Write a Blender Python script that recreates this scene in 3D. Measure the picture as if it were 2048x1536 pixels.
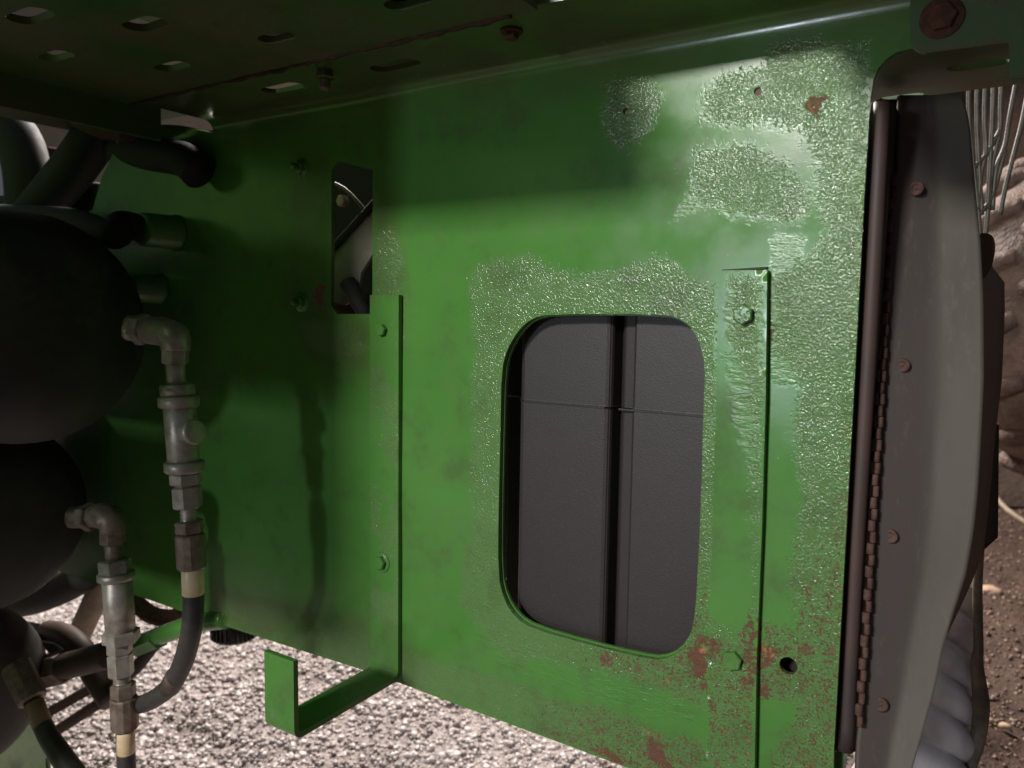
import bpy, math, random
import numpy as np
from mathutils import Vector, Matrix
from mathutils.geometry import delaunay_2d_cdt
random.seed(5); rng = np.random.default_rng(7)
for o in list(bpy.data.objects): bpy.data.objects.remove(o)
S = bpy.context.scene; C = S.collection
# ------------------------------------------------------------------ camera
F = 1540.0
def unit(v): v = np.array(v, float); return v/np.linalg.norm(v)
Zc = unit([.0148, .9958, -.0896])                    # world up, in camera axes (right, up, forward)
Lc = unit([-1.574, .1133, 1.0]); Lc = unit(Lc - Zc*np.dot(Lc, Zc))
Xc = -Lc
R0 = np.array([Xc, np.zeros(3), Zc])
# camera axes (right, up, fwd) is left handed -> use (right, up, back)
def rb(v): return np.array([v[0], v[1], -v[2]])
Xb, Zb = rb(Xc), rb(Zc); Yb = np.cross(Zb, Xb)
RW = np.array([Xb, Yb, Zb])                          # rows: world axes in camera axes ; world = RW @ cam
CAM = np.array([0.0, -0.60, 0.90])
cam_d = bpy.data.cameras.new('camera'); cam = bpy.data.objects.new('camera', cam_d); C.objects.link(cam)
cam_d.sensor_width = 36; cam_d.lens = F/2048*36; cam_d.clip_start = .01; cam_d.clip_end = 200
cam.matrix_world = Matrix.Translation(Vector(CAM)) @ Matrix([list(r) for r in RW]).to_4x4()
cam_d.dof.use_dof = True; cam_d.dof.focus_distance = .66; cam_d.dof.aperture_fstop = 8.0
S.camera = cam
def ray(px, py): return RW @ np.array([(px-1024)/F, (768-py)/F, -1.0])
def onY(px, py, Y): d = ray(px, py); return CAM + d*((Y-CAM[1])/d[1])
def onZ(px, py, Z): d = ray(px, py); return CAM + d*((Z-CAM[2])/d[2])
def onX(px, py, X): d = ray(px, py); return CAM + d*((X-CAM[0])/d[0])
def at(px, py, dep): return CAM + ray(px, py)*dep
def depY(px, py, Y): return (Y-CAM[1])/ray(px, py)[1]
# ------------------------------------------------------------------ world and lamps
W = bpy.data.worlds.new('World'); S.world = W; W.use_nodes = True
W.node_tree.nodes['Background'].inputs[0].default_value = (.75, .80, .95, 1)
W.node_tree.nodes['Background'].inputs[1].default_value = .092
def area(name, loc, target, sx, sy, power, col):
    l = bpy.data.lights.new(name, 'AREA'); l.shape = 'RECTANGLE'; l.size = sx; l.size_y = sy; l.energy = power; l.color = col
    o = bpy.data.objects.new(name, l); C.objects.link(o); o.location = loc
    o.rotation_euler = (Vector(target)-Vector(loc)).to_track_quat('-Z', 'Y').to_euler(); return o
area('work_lamp', (-.76, -3.4, 2.22), (-.35, 0, .85), .46, .28, 110, (1.0, .985, .95))
area('doorway_light', (-1.0, -3.7, .90), (-.2, 0, .95), .20, .22, 20, (.80, .90, 1.0))
area('shed_lamp', (-2.2, 2.3, 3.0), (-1.4, .9, 0), 1.1, 1.1, 345, (1, .91, .85))
S.view_settings.view_transform = 'Standard'; S.view_settings.look = 'None'; S.view_settings.exposure = 0
# ------------------------------------------------------------------ material helpers
class NT:
    def __init__(s, name):
        s.m = bpy.data.materials.new(name); s.m.use_nodes = True; s.t = s.m.node_tree; s.b = s.t.nodes['Principled BSDF']
        s.co = s.t.nodes.new('ShaderNodeTexCoord').outputs['Object']
    def n(s, typ, **k):
        x = s.t.nodes.new(typ)
        for a, v in k.items(): setattr(x, a, v)
        return x
    def put(s, sock, v):
        if isinstance(v, bpy.types.NodeSocket): s.t.links.new(v, sock)
        elif isinstance(v, tuple) and len(v) == 3 and sock.type == 'RGBA': sock.default_value = (*v, 1)
        else: sock.default_value = v
    def noise(s, scale, detail=3, rough=.55, vec=None, col=False, stretch=None):
        x = s.n('ShaderNodeTexNoise'); s.put(x.inputs['Scale'], scale); x.inputs['Detail'].default_value = detail; x.inputs['Roughness'].default_value = rough
        v = vec or s.co
        if stretch:
            mp = s.n('ShaderNodeMapping'); s.put(mp.inputs['Vector'], v); mp.inputs['Scale'].default_value = stretch; v = mp.outputs[0]
        s.put(x.inputs['Vector'], v); return x.outputs['Color' if col else 'Fac']
    def voro(s, scale, out='Distance', feature='F1', vec=None):
        x = s.n('ShaderNodeTexVoronoi', feature=feature); x.inputs['Scale'].default_value = scale; s.put(x.inputs['Vector'], vec or s.co); return x.outputs[out]
    def math(s, op, a, b=0.0, c=0.0, clamp=False):
        x = s.n('ShaderNodeMath', operation=op, use_clamp=clamp); s.put(x.inputs[0], a); s.put(x.inputs[1], b)
        if op in ('MULTIPLY_ADD',): s.put(x.inputs[2], c)
        return x.outputs[0]
    def ramp(s, v, a, b, lo=0.0, hi=1.0, smooth=True):
        x = s.n('ShaderNodeMapRange', interpolation_type='SMOOTHSTEP' if smooth else 'LINEAR'); s.put(x.inputs[0], v)
        x.inputs[1].default_value = a; x.inputs[2].default_value = b; x.inputs[3].default_value = lo; x.inputs[4].default_value = hi; return x.outputs[0]
    def mix(s, f, a, b, blend='MIX'):
        x = s.n('ShaderNodeMix', data_type='RGBA', blend_type=blend); s.put(x.inputs[0], f); s.put(x.inputs[6], a); s.put(x.inputs[7], b); return x.outputs[2]
    def mixf(s, f, a, b):
        x = s.n('ShaderNodeMix', data_type='FLOAT'); s.put(x.inputs[0], f); s.put(x.inputs[2], a); s.put(x.inputs[3], b); return x.outputs[0]
    def bump(s, h, strength=.5, dist=.001, prev=None):
        x = s.n('ShaderNodeBump'); s.put(x.inputs['Strength'], strength); x.inputs['Distance'].default_value = dist; s.put(x.inputs['Height'], h)
        if prev is not None: s.put(x.inputs['Normal'], prev)
        return x.outputs[0]
    def attr(s, name):
        x = s.n('ShaderNodeAttribute'); x.attribute_name = name; return x.outputs['Fac']
    def out(s, col, rough=.5, metal=0.0, nrm=None, spec=None, coat=None):
        s.put(s.b.inputs['Base Color'], col); s.put(s.b.inputs['Roughness'], rough); s.put(s.b.inputs['Metallic'], metal)
        if nrm is not None: s.put(s.b.inputs['Normal'], nrm)
        if spec is not None: s.put(s.b.inputs['Specular IOR Level'], spec)
        if coat: s.b.inputs['Coat Weight'].default_value = coat; s.b.inputs['Coat Roughness'].default_value = .15
        return s.m
RUST = (.13, .038, .016); GREEN = (.066, .205, .036)
def paint(name, fields):
    t = NT(name)
    big = t.noise(5, 4); mid = t.noise(28, 4); edge = t.noise(90, 5, .65)
    if fields:
        rz = t.attr('sd_rough'); ru = t.attr('sd_rust'); rl = t.attr('rusty'); lump = t.attr('sd_lump')
    else:
        rz = t.math('MULTIPLY_ADD', t.noise(13, 4), .10, -.053); ru = -.05; rl = t.ramp(big, .5, .8, 0, .5); lump = -.05
    off = t.math('MULTIPLY_ADD', edge, .016, -.008)
    sp = t.math('MULTIPLY_ADD', t.noise(330, 3, .7), .030, -.015)
    rough = t.ramp(t.math('ADD', t.math('ADD', rz, off), sp), -.002, .0055)
    rust = t.ramp(t.math('ADD', t.math('ADD', ru, t.math('MULTIPLY', off, 1.4)), sp), -.0010, .0022)
    lumpm = t.ramp(t.math('ADD', lump, off), -.002, .004)
    # colours that belong to the paint itself
    col = t.mix(t.ramp(big, .3, .7), GREEN, (.082, .232, .045))
    dirt = t.math('MULTIPLY', t.ramp(mid, .45, .75), .35)
    col = t.mix(dirt, col, (.095, .165, .055))
    if fields:
        dt = t.attr('dirt'); col = t.mix(t.math('MULTIPLY', dt, t.ramp(t.noise(9, 5, .6), .35, .6, .35, .95)), col, (.085, .075, .035))
    old = t.mix(t.noise(160, 3), (.085, .17, .048), (.135, .205, .090))
    col = t.mix(t.math('MULTIPLY', rough, .62), col, old)
    gr = t.ramp(t.noise(19, 6, .68), .48, .70, 0, .65); col = t.mix(gr, col, (.070, .120, .040))
    sc = t.ramp(t.noise(30, 2, .5, stretch=(.25, 1, 14)), .745, .77, 0, .35); sc2 = t.ramp(t.noise(26, 2, .5, stretch=(9, 1, .5)), .74, .765, 0, .25)
    col = t.mix(t.math('MAXIMUM', sc, sc2), col, (.17, .26, .13)); col = t.mix(t.ramp(t.noise(240, 1, .4), .80, .83, 0, .6), col, (.32, .36, .26))
    fleck = t.noise(520, 2, .5)
    lim = t.math('MULTIPLY_ADD', rl, -.17, .73)
    spots = t.ramp(t.math('SUBTRACT', t.mixf(.5, t.noise(130, 4, .7), fleck), lim), -.015, .012)
    spots = t.math('MULTIPLY', spots, rough)
    patch = t.math('MULTIPLY', t.ramp(t.math('ADD', t.noise(110, 5, .75), t.math('MULTIPLY', rl, .15)), .715, .75), rough)
    rsum = t.math('MAXIMUM', t.math('MAXIMUM', spots, t.math('MULTIPLY', patch, .75)), rust)
    rcol = t.mix(t.noise(220, 4, .7), (.065, .028, .016), (.19, .082, .045)); rcol = t.mix(t.ramp(t.noise(60, 4, .7), .58, .68), rcol, (.36, .17, .065))
    col = t.mix(rsum, col, rcol)
    # relief
    st = t.mixf(.5, t.noise(700, 2, .55), t.voro(560, feature='SMOOTH_F1'))
    st = t.math('MULTIPLY', t.math('ADD', st, -.45), t.math('MULTIPLY_ADD', rough, 1.0, .012))
    b = t.bump(st, 1.0, .00100)
    wav = t.noise(110, 4, .65, stretch=(.8, 1.0, 2.0))
    b = t.bump(t.math('MULTIPLY', t.math('ADD', wav, -.5), t.math('MULTIPLY_ADD', lumpm, 1.0, .02)), 1.0, .0011, b)
    b = t.bump(t.math('MULTIPLY', rsum, -1.0), .6, .0006, b)
    b = t.bump(t.math('MULTIPLY', rough, -1.0), .25, .0002, b)
    ro = t.mixf(rough, t.mixf(t.ramp(mid, .35, .7), .18, .26), t.mixf(t.noise(60, 3), .06, .12))
    ro = t.mixf(rsum, ro, .85)
    return t.out(col, ro, 0.0, b, .5)
M_PANEL = paint('green_gloss_paint_worn', True)
M_GREEN = paint('green_gloss_paint', False)
def beam_mat():
    t = NT('green_paint_with_brown_dirt'); big = t.noise(6, 5, .6); fine = t.noise(70, 4)
    c = t.mix(t.ramp(big, .38, .62), (.040, .105, .024), (.088, .088, .038))
    c = t.mix(t.math('MULTIPLY', t.ramp(t.noise(17, 5, .7), .56, .70), .7), c, (.10, .048, .024))
    c = t.mix(t.math('MULTIPLY', t.ramp(fine, .62, .75), .6), c, (.05, .03, .02))
    return t.out(c, t.mixf(t.ramp(big, .3, .7), .38, .7), 0, t.bump(fine, .5, .0008), .4)
M_BEAM = beam_mat()
def simple(name, c1, c2, rough=.5, metal=0., nscale=60, bs=.3, bd=.0006, stain=None, spec=.5):
    t = NT(name); n = t.noise(nscale, 5, .6); c = t.mix(t.ramp(n, .3, .7), c1, c2)
    if stain: c = t.mix(t.math('MULTIPLY', t.ramp(t.noise(nscale*.35, 5, .65), .52, .68), .75), c, stain)
    return t.out(c, t.mixf(n, rough*.8, min(1, rough*1.2)), metal, t.bump(t.noise(nscale*5, 3), bs, bd), spec)
M_RUST = simple('rusty_steel', (.045, .018, .010), (.12, .045, .022), .85, 0, 120, .8, .001)
M_HINGE = simple('brown_rusty_hinge_steel', (.060, .028, .020), (.12, .060, .042), .75, 0, 160, .8, .0008, (.06, .025, .016))
M_SEAM = simple('dark_rust_seam', (.018, .010, .006), (.07, .022, .010), .9, 0, 120, .8, .001)
M_ZINC = simple('dull_zinc_plated_steel', (.30, .27, .23), (.44, .39, .34), .42, .55, 90, .25, .0003, (.22, .17, .13))
M_ZINC2 = simple('browned_zinc_steel', (.16, .115, .085), (.27, .21, .17), .5, .45, 90, .3, .0004, (.14, .07, .045))
M_HOSE = simple('black_rubber_hose', (.030, .027, .025), (.045, .040, .037), .55, 0, 120, .3, .0003, (.07, .055, .045))
M_HOSEB = simple('brown_dusty_hose', (.055, .036, .025), (.09, .055, .038), .6, 0, 60, .3, .0003)
M_TANK = simple('matt_black_bladder_paint', (.026, .024, .022), (.042, .039, .034), .6, 0, 26, .3, .0006, (.075, .065, .050), .4)
M_BLACK = simple('black_rubber', (.010, .009, .008), (.018, .016, .014), .75, 0, 60, .3, .0004)
M_BLACKG = simple('glossy_black_plastic', (.010, .010, .011), (.016, .015, .016), .25, 0, 60, .05, .0002)
M_TAN = simple('tan_dusty_steel', (.20, .15, .10), (.30, .23, .16), .6, .1, 50)
M_LABEL = simple('cream_label_sleeve', (.72, .55, .32), (.82, .66, .42), .38, 0, 60, .1, .0002, (.62, .42, .24))
M_INK = simple('dark_label_ink', (.05, .035, .01), (.08, .055, .02), .6)
M_GREY = simple('grey_green_plate', (.24, .23, .18), (.32, .30, .24), .6, 0, 30)
M_WALL = simple('beige_shed_wall', (.52, .40, .29), (.60, .47, .35), .8, 0, 3)
def plastic():
    t = NT('dark_textured_plastic'); n = t.noise(6, 4); d = t.noise(300, 2, .5)
    c = t.mix(t.ramp(n, .3, .7), (.029, .025, .024), (.035, .029, .027)); c = t.mix(t.math('MULTIPLY', t.ramp(t.noise(900, 1), .70, .78), .35), c, (.2, .18, .17))
    h = t.mixf(.5, t.voro(700), t.noise(900, 2)); b = t.bump(h, .35, .0005); b = t.bump(n, .3, .004, b)
    return t.out(c, .48, 0, b, .45)
M_PLAST = plastic()
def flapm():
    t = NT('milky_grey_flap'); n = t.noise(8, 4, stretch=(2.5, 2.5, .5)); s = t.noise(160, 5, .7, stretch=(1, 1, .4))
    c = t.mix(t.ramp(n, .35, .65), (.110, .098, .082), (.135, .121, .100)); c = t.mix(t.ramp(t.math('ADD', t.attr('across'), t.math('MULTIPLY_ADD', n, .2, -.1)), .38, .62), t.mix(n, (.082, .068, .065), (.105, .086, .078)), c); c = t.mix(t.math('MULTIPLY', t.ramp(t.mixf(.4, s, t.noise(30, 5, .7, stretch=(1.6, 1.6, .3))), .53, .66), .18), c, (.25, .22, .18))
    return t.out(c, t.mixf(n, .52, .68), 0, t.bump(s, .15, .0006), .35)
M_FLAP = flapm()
M_FLAP2 = simple('brown_dusty_flap', (.17, .115, .085), (.21, .15, .11), .5, 0, 12)
M_SPIRAL = simple('pale_grey_ribbed_plastic', (.50, .47, .48), (.66, .62, .63), .25, .0, 25, .2, .0006, (.26, .22, .20))
M_WIRE = simple('bright_wire', (.055, .048, .04), (.10, .088, .07), .5, .2, 60)
M_TYRE = simple('mud_caked_rubber', (.07, .042, .030), (.17, .105, .075), .7, 0, 22, .9, .006, (.045, .03, .022))
M_STONE = simple('tan_stone', (.42, .28, .18), (.55, .40, .28), .8, 0, 40, .5, .002)
def groundm():
    t = NT('pale_gravel_and_brown_soil')
    xyz = t.n('ShaderNodeSeparateXYZ'); t.put(xyz.inputs[0], t.co)
    edge = t.math('ADD', xyz.outputs[0], t.math('MULTIPLY_ADD', t.noise(2.2, 4), .9, -.45))
    soil = t.ramp(edge, -.50, -.15)
    f = t.noise(120, 4, .7); g = t.noise(14, 5, .6)
    pale = t.mix(t.ramp(f, .35, .65), (.15, .12, .11), (.50, .44, .41)); pale = t.mix(t.math('MULTIPLY', t.ramp(g, .55, .72), .7), pale, (.17, .12, .11))
    dark = t.mix(t.ramp(f, .4, .7), (.055, .030, .020), (.15, .085, .058)); dark = t.mix(t.math('MULTIPLY', t.ramp(g, .5, .7), .5), dark, (.035, .02, .014))
    return t.out(t.mix(soil, pale, dark), .72, 0, t.bump(t.mixf(.5, f, g), .8, .02), .5)
M_GROUND = groundm()
def pebm(name, a, b, c):
    t = NT(name); v = t.attr('tone'); col = t.mix(t.ramp(v, 0, .5, smooth=False), a, b); col = t.mix(t.ramp(v, .6, 1, smooth=False), col, c)
    return t.out(col, .45, 0, None, .6)
M_PEB = pebm('pale_gravel_grains', (.16, .13, .125), (.42, .365, .35), (.74, .69, .67))
M_PEB2 = pebm('brown_soil_crumbs', (.06, .034, .024), (.13, .078, .055), (.42, .31, .24))
# ------------------------------------------------------------------ object helpers
def setp(o, label=None, cat=None, group=None, kind=None):
    if label: o['label'] = label
    if cat: o['category'] = cat
    if group: o['group'] = group
    if kind: o['kind'] = kind
    return o
def thing(name, loc, label, cat, group=None):
    o = bpy.data.objects.new(name, None); C.objects.link(o); o.location = Vector([float(a) for a in loc]); o.empty_display_size = .02
    return setp(o, label, cat, group)
def link(name, me, mat, parent=None):
    me.materials.append(mat); o = bpy.data.objects.new(name, me); C.objects.link(o)
    if parent is not None:
        o.parent = parent
        top = parent; loc = Vector((0, 0, 0))
        while top is not None: loc += top.location; top = top.parent
        o.matrix_parent_inverse = Matrix.Translation(-loc)
    return o
class MB:
    def __init__(s): s.v = []; s.f = []; s.s = []
    def add(s, vs, fs, sm=False):
        k = len(s.v); s.v += [tuple(map(float, p)) for p in vs]; s.f += [tuple(i+k for i in f) for f in fs]; s.s += [sm]*len(fs); return s
    def build(s, name, mat, parent=None):
        me = bpy.data.meshes.new(name); me.from_pydata(s.v, [], s.f); me.polygons.foreach_set('use_smooth', s.s); me.update()
        return link(name, me, mat, parent)
    def box(s, lo, hi):
        x0, y0, z0 = lo; x1, y1, z1 = hi
        return s.add([(x0,y0,z0),(x1,y0,z0),(x1,y1,z0),(x0,y1,z0),(x0,y0,z1),(x1,y0,z1),(x1,y1,z1),(x0,y1,z1)],
              [(0,3,2,1),(4,5,6,7),(0,1,5,4),(1,2,6,5),(2,3,7,6),(3,0,4,7)])
    def lathe(s, o, ax, prof, seg=32, sm=True, twist=0.0):
        ax = unit(ax); a = np.array([0, 0, 1.]) if abs(ax[2]) < .8 else np.array([1., 0, 0]); u = unit(np.cross(ax, a)); w = np.cross(ax, u); o = np.array(o, float)
        if not sm:                                    # flat faces: every band has verts of its own
            for (s0, r0), (s1, r1) in zip(prof[:-1], prof[1:]):
                vs = [o+ax*ss+(u*math.cos(t)+w*math.sin(t))*rr for ss, rr in ((s0, r0), (s1, r1)) for t in [twist+2*math.pi*i/seg for i in range(seg)]]
                s.add(vs, [(i, (i+1) % seg, seg+(i+1) % seg, seg+i) for i in range(seg)], False)
            for ss, rr, rev in ((prof[0][0], prof[0][1], True), (prof[-1][0], prof[-1][1], False)):
                if rr > 1e-6:
                    vs = [o+ax*ss+(u*math.cos(t)+w*math.sin(t))*rr for t in [twist+2*math.pi*i/seg for i in range(seg)]]
                    s.add(vs, [tuple(range(seg))[::-1] if rev else tuple(range(seg))], False)
            return s
        vs = []; fs = []; n = len(prof)
        for ss, rr in prof:
            for i in range(seg):
                t = twist+2*math.pi*i/seg; vs.append(o+ax*ss+(u*math.cos(t)+w*math.sin(t))*max(rr, 1e-5))
        for k in range(n-1):
            for i in range(seg): j = (i+1) % seg; fs.append((k*seg+i, k*seg+j, (k+1)*seg+j, (k+1)*seg+i))
        fs.append(tuple(range(seg))[::-1]); fs.append(tuple((n-1)*seg+i for i in range(seg)))
        return s.add(vs, fs, True)
    def tube(s, pts, r, seg=16, sub=8):
        P = [np.array(p, float) for p in pts]; rr = r if isinstance(r, (list, tuple)) else [r]*len(P)
        Q = []; RR = []
        for i in range(len(P)-1):
            p0 = P[max(i-1, 0)]; p1 = P[i]; p2 = P[i+1]; p3 = P[min(i+2, len(P)-1)]
            for k in range(sub):
                t = k/sub; Q.append(.5*((2*p1)+(p2-p0)*t+(2*p0-5*p1+4*p2-p3)*t*t+(3*p1-p0-3*p2+p3)*t**3)); RR.append(rr[i]*(1-t)+rr[i+1]*t)
        Q.append(P[-1]); RR.append(rr[-1])
        T = [unit(Q[min(i+1, len(Q)-1)]-Q[max(i-1, 0)]) for i in range(len(Q))]
        u = unit(np.cross(T[0], [.3, .2, .93])); vs = []; fs = []
        for i, q in enumerate(Q):
            u = unit(u-T[i]*np.dot(u, T[i])); w = np.cross(T[i], u)
            for k in range(seg): a = 2*math.pi*k/seg; vs.append(q+(u*math.cos(a)+w*math.sin(a))*RR[i])
        for i in range(len(Q)-1):
            for k in range(seg): j = (k+1) % seg; fs.append((i*seg+k, i*seg+j, (i+1)*seg+j, (i+1)*seg+k))
        fs.append(tuple(range(seg))[::-1]); fs.append(tuple((len(Q)-1)*seg+k for k in range(seg)))
        return s.add(vs, fs, True)
def bevel(o, w, seg=2):
    m = o.modifiers.new('bevel', 'BEVEL'); m.width = w; m.segments = seg; m.limit_method = 'ANGLE'; m.angle_limit = .6; return o
# signed distance to a polygon, positive inside
def sdist(px, py, poly):
    P = np.array(poly, float); Q = np.roll(P, -1, 0); d = np.full(px.shape, 1e9); ins = np.zeros(px.shape, bool)
    for (x0, y0), (x1, y1) in zip(P, Q):
        ex, ey = x1-x0, y1-y0; t = np.clip(((px-x0)*ex+(py-y0)*ey)/(ex*ex+ey*ey+1e-18), 0, 1)
        d = np.minimum(d, np.hypot(px-x0-t*ex, py-y0-t*ey))
        c = ((y0 > py) != (y1 > py)); xx = x0+(py-y0)/((y1-y0) if y1 != y0 else 1e-12)*ex; ins ^= c & (px < xx)
    return np.where(ins, d, -d)
def resample(poly, step):
    out = []
    for i in range(len(poly)):
        a = np.array(poly[i], float); b = np.array(poly[(i+1) % len(poly)], float); n = max(1, int(np.linalg.norm(b-a)/step))
        for k in range(n): out.append(tuple(a+(b-a)*k/n))
    return out
def smooth_poly(poly, it=2):
    for _ in range(it):
        q = []
        for i in range(len(poly)):
            a = np.array(poly[i]); b = np.array(poly[(i+1) % len(poly)]); q += [tuple(a*.75+b*.25), tuple(a*.25+b*.75)]
        poly = q
    return poly
def area2(p): p = np.array(p); q = np.roll(p, -1, 0); return float(np.sum(p[:, 0]*q[:, 1]-q[:, 0]*p[:, 1]))
def plate(name, outer, holes, mapf, thick, mat, parent, step=.01, fields=None):
    if area2(outer) < 0: outer = outer[::-1]
    holes = [h if area2(h) < 0 else h[::-1] for h in holes]
    loops = [resample(outer, step)]+[resample(h, step) for h in holes]
    pts = []; ed = []
    for L in loops:
        k = len(pts); pts += L; ed += [(k+i, k+(i+1) % len(L)) for i in range(len(L))]
    nb = len(pts); O = np.array(outer)
    gx = np.arange(O[:, 0].min()+step/2, O[:, 0].max(), step); gz = np.arange(O[:, 1].min()+step/2, O[:, 1].max(), step)
    G = np.array(np.meshgrid(gx, gz)).reshape(2, -1)
    d = sdist(G[0], G[1], outer)
    for h in holes: d = np.minimum(d, -sdist(G[0], G[1], h))
    G = G[:, d > step*.4]; pts += [tuple(p) for p in G.T]
    r = delaunay_2d_cdt([Vector(p) for p in pts], ed, [], 0, 1e-7)
    V = np.array([tuple(v) for v in r[0]]); T = np.array([tuple(f) for f in r[2] if len(f) == 3])
    c = V[T].mean(1); d = sdist(c[:, 0], c[:, 1], outer)
    for h in holes: d = np.minimum(d, -sdist(c[:, 0], c[:, 1], h))
    T = T[d > 0]
    A = V[T]; ar = (A[:, 1, 0]-A[:, 0, 0])*(A[:, 2, 1]-A[:, 0, 1])-(A[:, 2, 0]-A[:, 0, 0])*(A[:, 1, 1]-A[:, 0, 1]); T[ar < 0] = T[ar < 0][:, ::-1]
    front = mapf(V[:, 0], V[:, 1], 0*V[:, 0]); back = mapf(V[:, 0], V[:, 1], 0*V[:, 0]+thick); n = len(V)
    vs = [front, back]; fs = [T, T[:, ::-1]+n]; uv = [V, V]; k = 2*n; faces = [list(map(tuple, f)) for f in fs]; nsm = len(T)*2; walls = []
    for L in loops:
        L = np.array(L); a = mapf(L[:, 0], L[:, 1], 0*L[:, 0]); b = mapf(L[:, 0], L[:, 1], 0*L[:, 0]+thick); m = len(L)
        vs += [a, b]; uv += [L, L]; walls += [(k+i, k+m+i, k+m+(i+1) % m, k+(i+1) % m) for i in range(m)]; k += 2*m
    vs = np.concatenate(vs); uv = np.concatenate(uv)
    me = bpy.data.meshes.new(name); me.from_pydata(vs.tolist(), [], faces[0]+faces[1]+walls)
    me.polygons.foreach_set('use_smooth', [True]*nsm+[False]*len(walls)); me.update()
    if fields:
        for an, f in fields.items():
            at_ = me.attributes.new(an, 'FLOAT', 'POINT'); at_.data.foreach_set('value', f(uv[:, 0], uv[:, 1]).astype(np.float32))
    return link(name, me, mat, parent)
def XZ(px, py, Y=0.0): p = onY(px, py, Y); return (p[0], p[2])
def circ(c, r, n=20, ry=None): return [(c[0]+r*math.cos(2*math.pi*i/n), c[1]+(ry or r)*math.sin(2*math.pi*i/n)) for i in range(n)]
def obround(c, half, r, n=10):
    out = [(c[0]+half+r*math.cos(t), c[1]+r*math.sin(t)) for t in np.linspace(-math.pi/2, math.pi/2, n)]
    return out+[(c[0]-half+r*math.cos(t), c[1]+r*math.sin(t)) for t in np.linspace(math.pi/2, 3*math.pi/2, n)]
def flat(Y0):                                         # upright plate whose front face stands at Y0
    def f(u, v, w): return np.stack([u, Y0+w, v], 1)
    return f
# ------------------------------------------------------------------ ground and wall
def vnoise(x, y, sc, seed):
    r = np.random.default_rng(seed); g = r.random((128, 128)); X = x/sc+500; Y = y/sc+500
    i = np.floor(X).astype(int); j = np.floor(Y).astype(int); fx = X-i; fy = Y-j; fx = fx*fx*(3-2*fx); fy = fy*fy*(3-2*fy)
    q = lambda a, b: g[a % 128, b % 128]
    return (q(i, j)*(1-fx)+q(i+1, j)*fx)*(1-fy)+(q(i, j+1)*(1-fx)+q(i+1, j+1)*fx)*fy
def gh(x, y):
    h = (vnoise(x, y, .35, 1)-.5)*.05+(vnoise(x, y, .11, 2)-.5)*.042+(vnoise(x, y, .04, 3)-.5)*.016
    m = np.clip((4.5-np.hypot(x+.5, y-1.2))/1.5, 0, 1); return h*m
gx = np.concatenate([-np.geomspace(60, 3.6, 14), np.arange(-3.5, 1.8, .022), np.geomspace(1.85, 60, 16)])
gy = np.concatenate([-np.geomspace(60, .8, 16), np.arange(-.75, 4.2, .022), np.geomspace(4.25, 60, 14)])
GX, GY = np.meshgrid(gx, gy); nx, ny = len(gx), len(gy)
V = np.stack([GX.ravel(), GY.ravel(), gh(GX.ravel(), GY.ravel())], 1)
I = np.arange(nx*ny).reshape(ny, nx); Fq = np.stack([I[:-1, :-1], I[:-1, 1:], I[1:, 1:], I[1:, :-1]], -1).reshape(-1, 4)
me = bpy.data.meshes.new('ground'); me.from_pydata(V.tolist(), [], Fq.tolist()); me.polygons.foreach_set('use_smooth', [True]*len(Fq))
setp(link('ground', me, M_GROUND), kind='structure')
def crumbs(name, n, xr, yr, keep, smin, smax, mat, label):
    x = rng.uniform(*xr, n); y = yr[0]+(yr[1]-yr[0])*rng.random(n)**1.35; k = keep(x, y); x, y = x[k], y[k]; n = len(x)
    t = (1+5**.5)/2; base = np.array([(1,1,1),(1,1,-1),(1,-1,1),(1,-1,-1),(-1,1,1),(-1,1,-1),(-1,-1,1),(-1,-1,-1)])*.62
    fc = np.array([(0,2,3),(0,3,1),(4,5,7),(4,7,6),(0,1,5),(0,5,4),(2,6,7),(2,7,3),(0,4,6),(0,6,2),(1,3,7),(1,7,5)])
    s = (smin+(smax-smin)*rng.random(n)**2)*rng.choice([1, 1, 1, 1.5], n)
    j = base[None]*rng.uniform(.55, 1.2, (n, 8, 3)); a = rng.normal(size=(n, 3, 3)); q, _ = np.linalg.qr(a); j = np.einsum('nij,nkj->nki', q, j)*s[:, None, None]
    j[..., 2] *= .8; P = np.stack([x, y, gh(x, y)+s*.25], 1); V = (P[:, None]+j).reshape(-1, 3); Fc = (fc[None]+8*np.arange(n)[:, None, None]).reshape(-1, 3)
    me = bpy.data.meshes.new(name); me.vertices.add(len(V)); me.vertices.foreach_set('co', V.ravel().astype(np.float32))
    me.loops.add(Fc.size); me.loops.foreach_set('vertex_index', Fc.ravel().astype(np.int32)); me.polygons.add(len(Fc))
    me.polygons.foreach_set('loop_start', np.arange(0, Fc.size, 3, dtype=np.int32)); me.update(calc_edges=True); me.validate()
    at_ = me.attributes.new('tone', 'FLOAT', 'POINT'); at_.data.foreach_set('value', np.repeat(rng.random(n), 8).astype(np.float32))
    return setp(link(name, me, mat), label, kind='stuff')
crumbs('gravel', 120000, (-3.3, .1), (.05, 3.6), lambda x, y: (x < -.30-.25*vnoise(x, y, .3, 9)) & (x < .9-.1*y), .0022, .0080, M_PEB, 'pale pinkish crushed gravel lying under the green panel').update_tag()
crumbs('soil_crumbs', 26000, (-.75, 1.6), (.4, 3.8), lambda x, y: x > -.75+.25*vnoise(x, y, .3, 9), .003, .0075, M_PEB2, 'dark brown soil crumbs on the ground at right')
bx = np.linspace(-.75, 6, 60); bz = np.linspace(0, 1, 30); vs = [(x, 3.6+1.2*z+.25*vnoise(np.array(x), np.array(z*3), .25, 4)+.5*max(0, .4-x), 3.0*z*min(1, max(.0, (x+.75)*4))) for z in bz for x in bx]
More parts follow.
